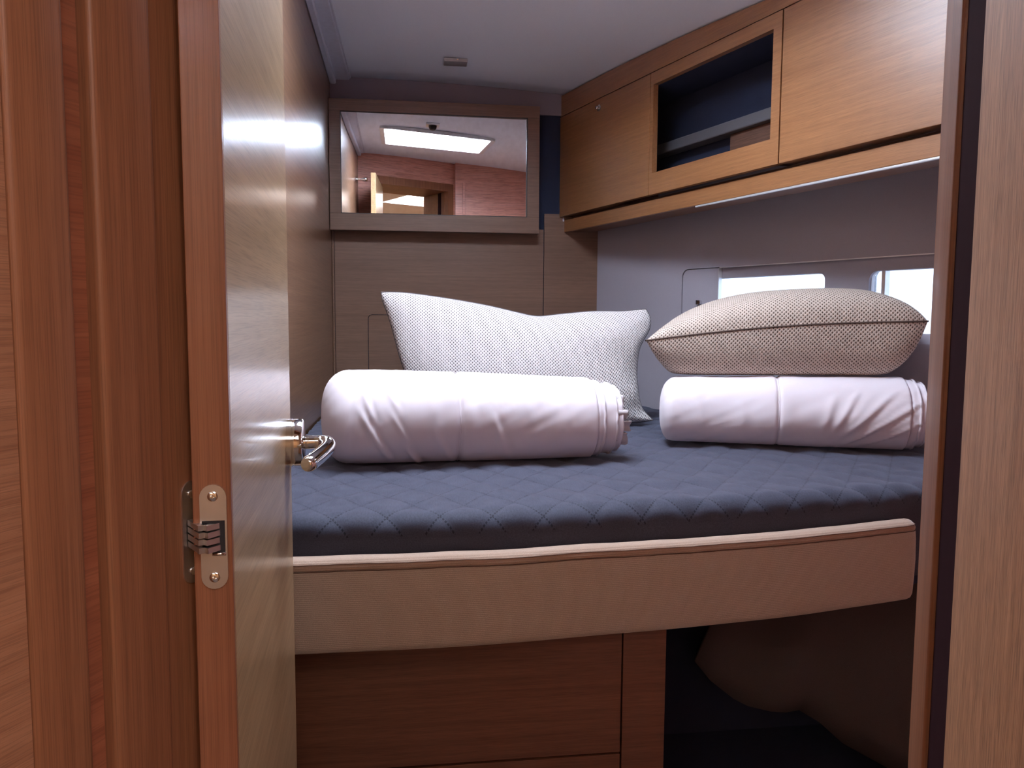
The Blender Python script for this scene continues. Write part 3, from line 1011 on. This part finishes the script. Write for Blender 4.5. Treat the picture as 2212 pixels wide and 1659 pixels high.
obj('platform', mb, M_['dark_liner'], berth, world=True)
# open bilge under the berth: dark carpeted floor and the curved hull side
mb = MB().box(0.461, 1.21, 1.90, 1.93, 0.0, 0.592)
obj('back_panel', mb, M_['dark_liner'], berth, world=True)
hb = MB()
low = [(0.700, 1.80, 0.262), (0.744, 1.80, 0.208), (0.80, 1.785, 0.165), (0.835, 1.770, 0.150), (0.88, 1.74, 0.150), (0.915, 1.74, 0.148), (0.960, 1.755, 0.143), (1.00, 1.72, 0.125), (1.05, 1.70, 0.080), (1.16, 1.64, 0.030), (1.30, 1.58, -0.01)]
top = [(0.79, 1.80, 0.45), (0.87, 1.80, 0.50), (0.94, 1.81, 0.56), (1.00, 1.81, 0.59), (1.06, 1.79, 0.59), (1.09, 1.78, 0.59), (1.12, 1.77, 0.59), (1.15, 1.76, 0.59), (1.18, 1.74, 0.59), (1.24, 1.70, 0.59), (1.32, 1.62, 0.59)]
rows = 8
for i, (a, b) in enumerate(zip(low, top)):
    for k in range(rows + 1):
        t = k / rows
        bul = 0.02 * math.sin(PI * t) * (1 if i > 3 else -0.3)
        hb.v.append((a[0] + (b[0] - a[0]) * t, a[1] + (b[1] - a[1]) * t - bul, a[2] + (b[2] - a[2]) * t))
    if i:
        for k in range(rows):
            m = (i - 1) * (rows + 1) + k
            hb.f.append((m, m + rows + 1, m + rows + 2, m + 1))
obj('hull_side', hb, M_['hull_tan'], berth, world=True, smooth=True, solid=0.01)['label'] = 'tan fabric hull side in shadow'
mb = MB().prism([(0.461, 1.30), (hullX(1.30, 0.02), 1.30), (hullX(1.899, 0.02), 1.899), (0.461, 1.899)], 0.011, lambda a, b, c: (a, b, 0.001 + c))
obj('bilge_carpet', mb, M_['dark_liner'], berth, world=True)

# padded leeboard along the front edge
bol = tag(empty('padded_leeboard', (0.35, 1.22, 0.585)), 'long beige corduroy padded leeboard curving along the front of the berth', 'cushion')


def bol_path(nn=80):
    xx = list(np.linspace(-0.288, 0.940, nn))
    P = [Vector((x, fY(x))) for x in xx]
    # rounded turn at the free end
    t = (P[-1] - P[-2]).normalized()
    nrm = Vector((-t.y, t.x))
    cc = P[-1] + nrm * 0.022
    for a in np.linspace(0.2, 1.0, 6):
        ang = a * PI / 2
        P.append(cc + t * (0.022 * math.sin(ang)) - nrm * (0.022 * math.cos(ang)))
    return P


def sweep(P, prof, close=True):
    """prof [(outwards, z)] swept along the plan path P; outwards is to the right of travel (towards the cabin)"""
    mb = MB()
    m = len(prof)
    for i, p in enumerate(P):
        t = (P[min(i + 1, len(P) - 1)] - P[max(i - 1, 0)]).normalized()
        nrm = Vector((t.y, -t.x))
        wob = 0.0025 * noise.noise(Vector((p.x * 5, 3.1, 0)))
        for (d, z) in prof:
            q = p + nrm * (d + wob * (1 if d > -0.02 else 0))
            zz = z + 0.003 * noise.noise(Vector((p.x * 3.0, 7.7, 0))) + (0.0 if z < 0.7 else 0.002 * noise.noise(Vector((p.x * 9, 1, 0))))
            mb.v.append((q.x, q.y, zz))
        if i:
            b = i * m
            for k in range(m if close else m - 1):
                k2 = (k + 1) % m
                mb.f.append((b - m + k, b - m + k2, b + k2, b + k))
    if close:
        mb.f.append(tuple(reversed(range(m))))
        mb.f.append(tuple(range(len(mb.v) - m, len(mb.v))))
    return mb


P = bol_path()
ZB0, ZB1 = 0.5830, 0.7370
face = [(-0.030, ZB0 + 0.002), (-0.006, ZB0), (-0.001, ZB0 + 0.004), (0.002, ZB0 + 0.012), (0.0035, ZB0 + 0.04), (0.0045, 0.66), (0.0035, 0.700), (0.0020, 0.7175), (-0.0005, 0.7192), (-0.030, 0.7195)]
obj('padded_face', sweep(P, face), M_['bolster'], bol, world=True, smooth='auto')
band = [(-0.030, 0.7197), (-0.0010, 0.7194), (0.0016, 0.7205), (0.0020, 0.7240), (-0.0005, 0.7300), (-0.006, 0.7350), (-0.015, ZB1), (-0.026, 0.7365), (-0.030, 0.733)]
obj('top_band', sweep(P, band), M_['bolster_band'], bol, world=True, smooth='auto')


def seamline(d, z):
    mb = MB()
    pts = []
    for i, p in enumerate(P[:-2]):
        t = (P[min(i + 1, len(P) - 1)] - P[max(i - 1, 0)]).normalized()
        nrm = Vector((t.y, -t.x))
        wob = 0.0025 * noise.noise(Vector((p.x * 5, 3.1, 0)))
        q = p + nrm * (d + wob)
        zz = z + 0.003 * noise.noise(Vector((p.x * 3.0, 7.7, 0))) + 0.002 * noise.noise(Vector((p.x * 9, 1, 0))) + 0.0003 * math.sin(i * 2.4)
        pts.append((q.x, q.y, zz))
    return mb.tube(pts, 0.0007, 6)


obj('seam', seamline(0.0016, 0.7186), M_['thread'], bol, world=True)
obj('seam', seamline(0.0002, 0.7296), M_['thread'], bol, world=True)

# mattress under its quilted cover
MZ = 0.800
mat = tag(empty('mattress', (0.4, 2.0, 0.612)), 'thick mattress in a navy diamond-quilted cover on the berth', 'mattress')
NXX, NYY = 250, 230
X0 = -0.288
PXD, PYD = 0.088, 0.125
rnd_r = 0.042
vs, uvs, fs = [], [], []
nr = 14
for i in range(NXX + 1):
    a = i / NXX
    xb = X0 + (hullX(2.945, 0.016) - X0) * a
    xf_ = X0 + (1.335 - X0) * a
    yf = fY(xf_) + 0.034
    yb = 2.945
    col = []
    for j in range(NYY + 1):
        t = j / NYY
        x = xb + (xf_ - xb) * t
        x = min(x, hullX(yb + (yf + rnd_r - yb) * t, 0.016) - 0.0005 * (1 - a))
        col.append((x, yb + (yf + rnd_r - yb) * t, 0, 0))
    for k in range(1, nr + 1):
        ang = PI / 2 * k / nr
        col.append((xf_, yf + rnd_r - rnd_r * math.sin(ang), rnd_r * (1 - math.cos(ang)), 1))
    for k in range(1, 13):
        col.append((xf_, yf, rnd_r + (MZ - rnd_r - 0.613) * k / 12, 2))
    dist = 0.0
    for j, (x, y, dz, kind) in enumerate(col):
        d_arc = (yb - y) + dz * 0.6
        u = x / PXD + d_arc / PYD
        v = x / PXD - d_arc / PYD
        puff = (abs(math.sin(PI * u)) * abs(math.sin(PI * v))) ** 0.5
        side = min(1.0, max(0.0, (0.040 - dz) / 0.022))
        big = 0.005 * noise.noise(Vector((x * 3.1, y * 3.1, 0.3))) + 0.0050 * noise.noise(Vector((x * 8, y * 13, 1.3))) + 0.0022 * noise.noise(Vector((x * 21, y * 25, 5.3)))
        h = 0.0050 * puff * side + big * (1 if kind < 2 else 0.3)
        lim = MZ - dz
        if kind == 0:
            vs.append((x, y, lim + h - 0.004))
        elif kind == 1:
            ang = math.asin(min(1.0, max(0.0, (yf + rnd_r - y) / rnd_r)))
            vs.append((x, y - (h - 0.004) * math.sin(ang), lim + (h - 0.004) * math.cos(ang)))
        else:
            vs.append((x, y - (h - 0.004), lim))
        uvs.append((u, v) if side > 0.02 else (0.25, 0.25))
rowsn = NYY + 1 + nr + 12
for i in range(NXX):
    for j in range(rowsn - 1):
        a = i * rowsn + j
        fs.append((a, a + 1, a + rowsn + 1, a + rowsn))
mb = MB().add(vs, fs)
cov = obj('quilted_cover', mb, M_['quilt'], mat, world=True, smooth=True)
uvl = cov.data.uv_layers.new(name='UVMap')
li = np.zeros(len(cov.data.loops), dtype=np.int32)
cov.data.loops.foreach_get('vertex_index', li)
uvl.data.foreach_set('uv', np.array(uvs, dtype=np.float32)[li].ravel())
mb = MB()
poly = [(x, fY(x) + 0.06) for x in np.linspace(-0.285, 1.28, 24)] + [(hullX(2.93, 0.03), 2.93), (-0.285, 2.93)]
mb.prism(poly, 0.15, lambda a, b, c: (a, b, 0.6135 + c))
obj('foam_core', mb, M_['dark_liner'], mat, world=True)


# ------------------------------------------------------------------ duvet rolls
def roll(name, A, B, ra, rb, label, layers, seed, creases=(), left_cap=0.055, seam_t=0.46, zbase=0.803, wr=1.0):
    """rolled duvet lying from A (rounded end) to B (open layered end); layers: [(start offset from B, drop in radius, length)]"""
    A, B = Vector(A), Vector(B)
    ax = (B - A)
    Ln = ax.length
    ax = ax.normalized()
    side = Vector((-ax.y, ax.x))
    root = tag(empty(name, ((A.x + B.x) / 2, (A.y + B.y) / 2, zbase)), label, 'duvet')

    def surf(t, r, ph, amp=1.0):
        """point at distance t along the axis; radius r; ph angle, 0 = up, +90deg = towards the cabin"""
        w = 0.0
        q = Vector((t * 7.0 + seed, math.cos(ph) * 1.2, math.sin(ph) * 1.2))
        w += 0.0042 * noise.noise(q)
        q2 = Vector((t * 22.0 + ph * 3.5 + seed, ph * 1.1, 2.0))
        w += 0.0016 * wr * (1 - abs(noise.noise(q2)) * 2.2) * (0.35 + 0.65 * max(0, noise.noise(Vector((t * 5 + seed, ph, 9.0))) + 0.3))
        for (c0, p0, sl, wd, am, ln) in creases:
            dp = ph - p0
            d = t - (c0 + sl * dp)
            w += am * (math.exp(-(d / wd) ** 2) - 0.55 * math.exp(-((d - wd * 1.6) / wd) ** 2)) * math.exp(-(dp / ln) ** 4)
        rr = r + w * amp
        up_ = math.cos(ph) * rr
        out = math.sin(ph) * rr * 1.04
        f = t / Ln
        R0 = ra + (rb - ra) * f
        zcen = zbase + R0 * 0.965
        z = zcen + up_
        if z < zbase + 0.004:
            z = zbase + 0.004 + (z - zbase - 0.004) * 0.12
        p = A + ax * t - side * out
        return (p.x, p.y, z)

    def shell(prof, seg=88, amp=1.0):
        mb = MB()
        for (t, r, am) in prof:
            for k in range(seg):
                mb.v.append(surf(t, max(r, 0.0004), 2 * PI * k / seg, am * amp))
        for i in range(len(prof) - 1):
            for k in range(seg):
                k2 = (k + 1) % seg
                mb.f.append((i * seg + k, i * seg + k2, (i + 1) * seg + k2, (i + 1) * seg + k))
        mb.f.append(tuple(reversed(range(seg))))
        mb.f.append(tuple(range((len(prof) - 1) * seg, len(prof) * seg)))
        return mb

    def Rt(t):
        f = t / Ln
        return ra + (rb - ra) * f + 0.004 * math.sin(PI * f)
    body_end = Ln - layers[0]
    prof = []
    for k in range(13):
        a = PI / 2 * k / 12
        prof.append((left_cap * (1 - math.cos(a)) ** 1.0 - 0.0, Rt(left_cap) * (math.sin(a) ** 0.72 if k else 0.0), math.sin(a) ** 0.5))
    nmid = 170
    st = seam_t * Ln
    for k in range(1, nmid + 1):
        t = left_cap + (body_end - 0.006 - left_cap) * k / nmid
        prof.append((t, Rt(t) - 0.0065 * math.exp(-((t - st) / 0.0045) ** 2), 1.0))
    re = Rt(body_end)
    for a in np.linspace(0.2, 1.0, 5):
        prof.append((body_end - 0.006 + 0.006 * math.sin(a * PI / 2), re - 0.007 * (1 - math.cos(a * PI / 2)), 1.0))
    prof.append((body_end - 0.008, re - 0.012, 1.0))
    prof.append((body_end - 0.010, re - 0.030, 0.5))
    obj('outer_wrap', shell(prof), M_['cotton'], root, world=True, smooth=True)
    # stitched seam round the middle
    pts = [surf(st + 0.0015 * noise.noise(Vector((k * 0.7, seed, 0))), Rt(st) - 0.0058, 2 * PI * k / 90) for k in range(91)]
    obj('seam', MB().tube(pts, 0.0016, 6, cap=False), M_['cotton'], root, world=True, smooth=True)
    prev = body_end
    for i, (off, drop) in enumerate(layers[1:]):
        t1 = Ln - off
        r = re - drop
        pr = [(prev - 0.030, r - 0.012, 1.0), (prev - 0.006, r - 0.008, 1.0)]
        for k in range(9):
            f = k / 8
            pr.append((prev - 0.003 + (t1 - 0.005 - prev + 0.003) * f, r - 0.007 * (1 - f) ** 3 + 0.0012 * math.sin(f * 5 + i), 1.0))
        for a in np.linspace(0.25, 1.0, 4):
            pr.append((t1 - 0.005 + 0.005 * math.sin(a * PI / 2), r - 0.006 * (1 - math.cos(a * PI / 2)), 1.0))
        pr += [(t1 - 0.003, r - 0.010, 1.0), (t1 - 0.012, r - 0.030, 0.4)]
        obj('layer', shell(pr), M_['cotton'], root, world=True, smooth=True)
        # gathered hem
        pts = []
        for k in range(121):
            ph = 2 * PI * k / 120
            pts.append(surf(t1 - 0.0025 + 0.002 * noise.noise(Vector((ph * 4, i * 3.3, seed))), r - 0.0012 + 0.0016 * noise.noise(Vector((ph * 6, i * 2.1, seed + 4))), ph))
        obj('hem', MB().tube(pts, 0.0030, 6, cap=False), M_['cotton'], root, world=True, smooth=True)
        prev = t1
    # inner folds that stick out of the core
    for k, (ph, sp, out) in enumerate(((1.35, 0.30, 0.010), (1.72, 0.34, 0.019), (2.10, 0.26, 0.013), (2.42, 0.30, 0.018), (0.9, 0.4, 0.006))):
        rr0 = re * (0.80 - 0.05 * (k % 2))
        mb = MB()
        for t_, dr in ((prev - 0.03, -0.004), (prev + out - 0.004, 0.0), (prev + out, -0.002), (prev + out - 0.003, -0.009), (prev - 0.03, -0.012)):
            for q in range(11):
                f = q / 10
                tt = t_ + (0.0012 * math.sin(f * 5 + k * 2) * (1 if t_ > prev else 0))
                mb.v.append(surf(tt, rr0 + dr + 0.0035 * math.sin(f * 5 + k * 1.7), ph + (f - 0.5) * sp, 0))
        for i2 in range(4):
            for q in range(10):
                mb.f.append((i2 * 11 + q, i2 * 11 + q + 1, i2 * 11 + q + 12, i2 * 11 + q + 11))
        obj('fold', mb, M_['cotton_in'], root, world=True, smooth=True, solid=0.003)
    core = [(body_end - 0.05, re * 0.80, 0), (prev - 0.010, re * 0.78, 0), (prev - 0.004, re * 0.70, 0), (prev - 0.006, re * 0.3, 0)]
    obj('core', shell(core, 40, 0.0), M_['cotton_in'], root, world=True, smooth=True)
    return root


roll('duvet', (-0.197, 1.70), (0.468, 1.735), 0.1035, 0.0905, 'rolled white duvet lying in front of the upright pillow, beside the open door', [0.066, (0.048, 0.0065), (0.019, 0.0115), (0.004, 0.018)], 1.7, left_cap=0.06, seam_t=0.44,
     creases=[(.115, 1.9, .055, .007, .0050, .55), (.10, 1.2, .03, .006, .0030, .35), (.195, 2.4, .05, .007, .0045, .35), (.38, 1.9, .035, .008, .0038, .45),
              (.145, .95, .05, .006, .0024, .3), (.06, 1.5, -.02, .010, .0028, .6), (.24, 1.5, .01, .012, .0020, .6), (.315, 1.4, .02, .012, .0018, .5),
              (.45, 1.5, .02, .012, .0018, .5), (.52, 1.6, .02, .010, .0015, .5), (.17, 1.75, .06, .005, .0022, .4), (.26, 2.2, .05, .007, .0026, .4)])
roll('duvet', (0.640, 1.930), (1.228, 1.715), 0.0830, 0.0890, 'rolled pinkish white duvet lying under the beige pillow by the portlights', [0.044, (0.022, 0.006), (0.004, 0.012)], 8.3, left_cap=0.04, seam_t=0.46, wr=1.2, zbase=0.8055,
     creases=[(.44, 1.4, -.05, .008, .0032, .5), (.49, 1.5, -.09, .009, .0040, .6), (.53, 1.7, -.13, .009, .0046, .6), (.555, 2.0, -.16, .008, .0042, .5),
              (.40, 1.5, -.03, .010, .0022, .5), (.10, 1.4, .02, .012, .0016, .6), (.20, 1.6, .0, .015, .0016, .6), (.31, 1.5, .0, .014, .0012, .6), (.47, 2.2, -.10, .006, .0030, .4)])


# ------------------------------------------------------------------ pillows
def catmull(P, t):
    n = len(P) - 1
    f = min(max(t, 0), 1) * n
    i = min(int(f), n - 1)
    t = f - i
    p0, p1, p2, p3 = P[max(i - 1, 0)], P[i], P[i + 1], P[min(i + 2, n)]
    return tuple(0.5 * (2 * b + (c - a) * t + (2 * a - 5 * b + 4 * c - d) * t * t + (3 * b - a - 3 * c + d) * t ** 3) for a, b, c, d in zip(p0, p1, p2, p3))


def pillow(name, root_loc, label, bottom, top, left, right, place, thick, mat_, fold, nu=110, nv=70, seam_mat=None):
    """Coons patch outline; two bulging faces; place(a, b, h) maps outline coords and thickness to the world"""
    root = tag(empty(name, root_loc), label, 'pillow')
    c00, c10, c01, c11 = bottom[0], bottom[-1], top[0], top[-1]

    def patch(s, t):
        b, tp, l, r = catmull(bottom, s), catmull(top, s), catmull(left, t), catmull(right, t)
        o = []
        for k in range(2):
            o.append((1 - t) * b[k] + t * tp[k] + (1 - s) * l[k] + s * r[k] - ((1 - s) * (1 - t) * c00[k] + s * (1 - t) * c10[k] + (1 - s) * t * c01[k] + s * t * c11[k]))
        return o
    mb = MB()
    uv = []
    for side in (1, -1):
        for j in range(nv + 1):
            tt = j / nv
            t = 0.5 - 0.5 * math.cos(PI * tt)
            for i in range(nu + 1):
                ss = i / nu
                s = 0.5 - 0.5 * math.cos(PI * ss)
                a, b = patch(s, t)
                h = thick(s, t, side) * side
                h += fold(s, t, side)
                mb.v.append(place(a, b, h))
                if j == 0:
                    arc = 0.0
                else:
                    q0, q1 = mb.v[-1 - (nu + 1)], mb.v[-1]
                    arc = uv[-(nu + 1)][1] + math.dist(q0, q1)
                uv.append((a, arc if j else b))
    m = (nu + 1) * (nv + 1)
    for sd in range(2):
        for j in range(nv):
            for i in range(nu):
                q = sd * m + j * (nu + 1) + i
                mb.f.append((q, q + 1, q + nu + 2, q + nu + 1) if sd == 0 else (q, q + nu + 1, q + nu + 2, q + 1))
    o = obj('cushion', mb, mat_, root, world=True, smooth=True)
    ul = o.data.uv_layers.new(name='UVMap')
    li = np.zeros(len(o.data.loops), dtype=np.int32)
    o.data.loops.foreach_get('vertex_index', li)
    ul.data.foreach_set('uv', np.array(uv, dtype=np.float32)[li].ravel())
    # weld the two faces along the outline
    bm = bmesh.new()
    bm.from_mesh(o.data)
    bmesh.ops.remove_doubles(bm, verts=bm.verts, dist=0.0004)
    bmesh.ops.recalc_face_normals(bm, faces=bm.faces)
    bm.to_mesh(o.data)
    bm.free()
    # piped seam round the outline
    pts = []
    for edge, (fs_, ft) in enumerate((((0, 1), (0, 0)), ((1, 1), (0, 1)), ((1, 0), (1, 1)), ((0, 0), (1, 0)))):
        for k in range(40):
            f = k / 40
            s = fs_[0] + (fs_[1] - fs_[0]) * f
            t = ft[0] + (ft[1] - ft[0]) * f
            a, b = patch(s, t)
            pts.append(place(a, b, fold(s, t, 0)))
    pts.append(pts[0])
    obj('seam', MB().tube(pts, 0.0022, 8, cap=False), seam_mat or mat_, root, world=True, smooth=True)
    return root


def th1(s, t, side):
    a, b = abs(2 * s - 1), abs(2 * t - 1)
    return 0.082 * ((1 - a ** 2.6) ** 0.62) * ((1 - b ** 2.4) ** 0.62)


def fold1(s, t, side):
    e = min(1.0, 6 * min(s, 1 - s, t, 1 - t))
    w = 0.010 * noise.noise(Vector((s * 4 + side * 3, t * 3, 1.0))) * e
    # crease running down from the dip in the top edge
    w -= side * 0.016 * math.exp(-((s - 0.56 - 0.10 * (1 - t)) / 0.06) ** 2) * max(0, t - 0.45) * 1.6 * e
    # bunching near the right edge
    w += side * 0.011 * math.sin(t * 21 + s * 9) * math.exp(-((s - 0.95) / 0.06) ** 2) * e
    return w


ZM = 0.800
Y1 = 2.235
pillow('pillow', (0.32, Y1, ZM), 'white mesh pillow standing upright behind the rolled duvet, its top edge dipped',
       bottom=[(0.02, 0.820), (0.20, 0.812), (0.40, 0.806), (0.58, 0.808), (0.66, 0.810), (0.722, 0.814)],
       top=[(-0.090, 1.194), (-0.02, 1.193), (0.10, 1.178), (0.22, 1.158), (0.31, 1.138), (0.375, 1.126), (0.45, 1.133), (0.55, 1.142), (0.64, 1.143), (0.716, 1.150)],
       left=[(0.02, 0.815), (0.0, 0.90), (-0.035, 1.00), (-0.062, 1.10), (-0.086, 1.17), (-0.090, 1.194)],
       right=[(0.722, 0.814), (0.690, 0.850), (0.680, 0.90), (0.678, 0.96), (0.690, 1.03), (0.722, 1.085), (0.728, 1.12), (0.716, 1.150)],
       place=lambda a, b, h: (a, Y1 + (b - ZM) * 0.22 - h, b),
       thick=th1, mat_=M_['mesh1'], fold=fold1)

# second pillow lies on the right-hand roll; outline coords: a along its length, b from the seam facing the cabin towards the hull
F0, F1 = Vector((0.590, 1.900)), Vector((1.206, 1.672))
FA = (F1 - F0)
FL = FA.length
FA = FA.normalized()
FB = Vector((-FA.y, FA.x))


def th2(s, t, side):
    a, b = abs(2 * s - 1), abs(2 * t - 1)
    if side < 0:
        return 0.112 * ((1 - a ** 4.5) ** 0.80) * ((1 - b ** 2.6) ** 0.50)
    return 0.106 * ((1 - a ** 2.3) ** 0.80) * ((1 - b ** 2.6) ** 0.50)


def fold2(s, t, side):
    e = min(1.0, 6 * min(s, 1 - s, t, 1 - t))
    return 0.006 * noise.noise(Vector((s * 4 + side * 5, t * 3, 4.0))) * e


def place2(a, b, h):
    p = F0 + FA * a + FB * b
    z0 = 1.065 + 0.053 * (a / FL) + 0.012 * math.sin(PI * a / FL) + 0.02 * b
    z = z0 + (h * 0.86 if h > 0 else h * 1.35)
    fl = 0.972 + 0.010 * (a / FL)
    if z < fl + 0.012:
        z = fl + 0.012 * math.exp((z - fl - 0.012) / 0.012)
    return (p.x, p.y, z)


pillow('pillow', (0.9, 1.8, 0.975), 'beige mesh pillow lying flat on top of the right-hand rolled duvet',
       bottom=[(0.0, 0.0), (0.12, 0.006), (0.30, 0.002), (0.48, 0.004), (0.60, 0.0), (FL, 0.01)],
       top=[(0.0, 0.35), (0.15, 0.32), (0.32, 0.275), (0.5, 0.21), (FL - 0.01, 0.17)],
       left=[(0.0, 0.0), (0.02, 0.12), (0.022, 0.25), (0.0, 0.35)],
       right=[(FL, 0.01), (FL - 0.018, 0.06), (FL - 0.022, 0.12), (FL - 0.01, 0.17)],
       place=place2, thick=th2, mat_=M_['mesh2'], fold=fold2)
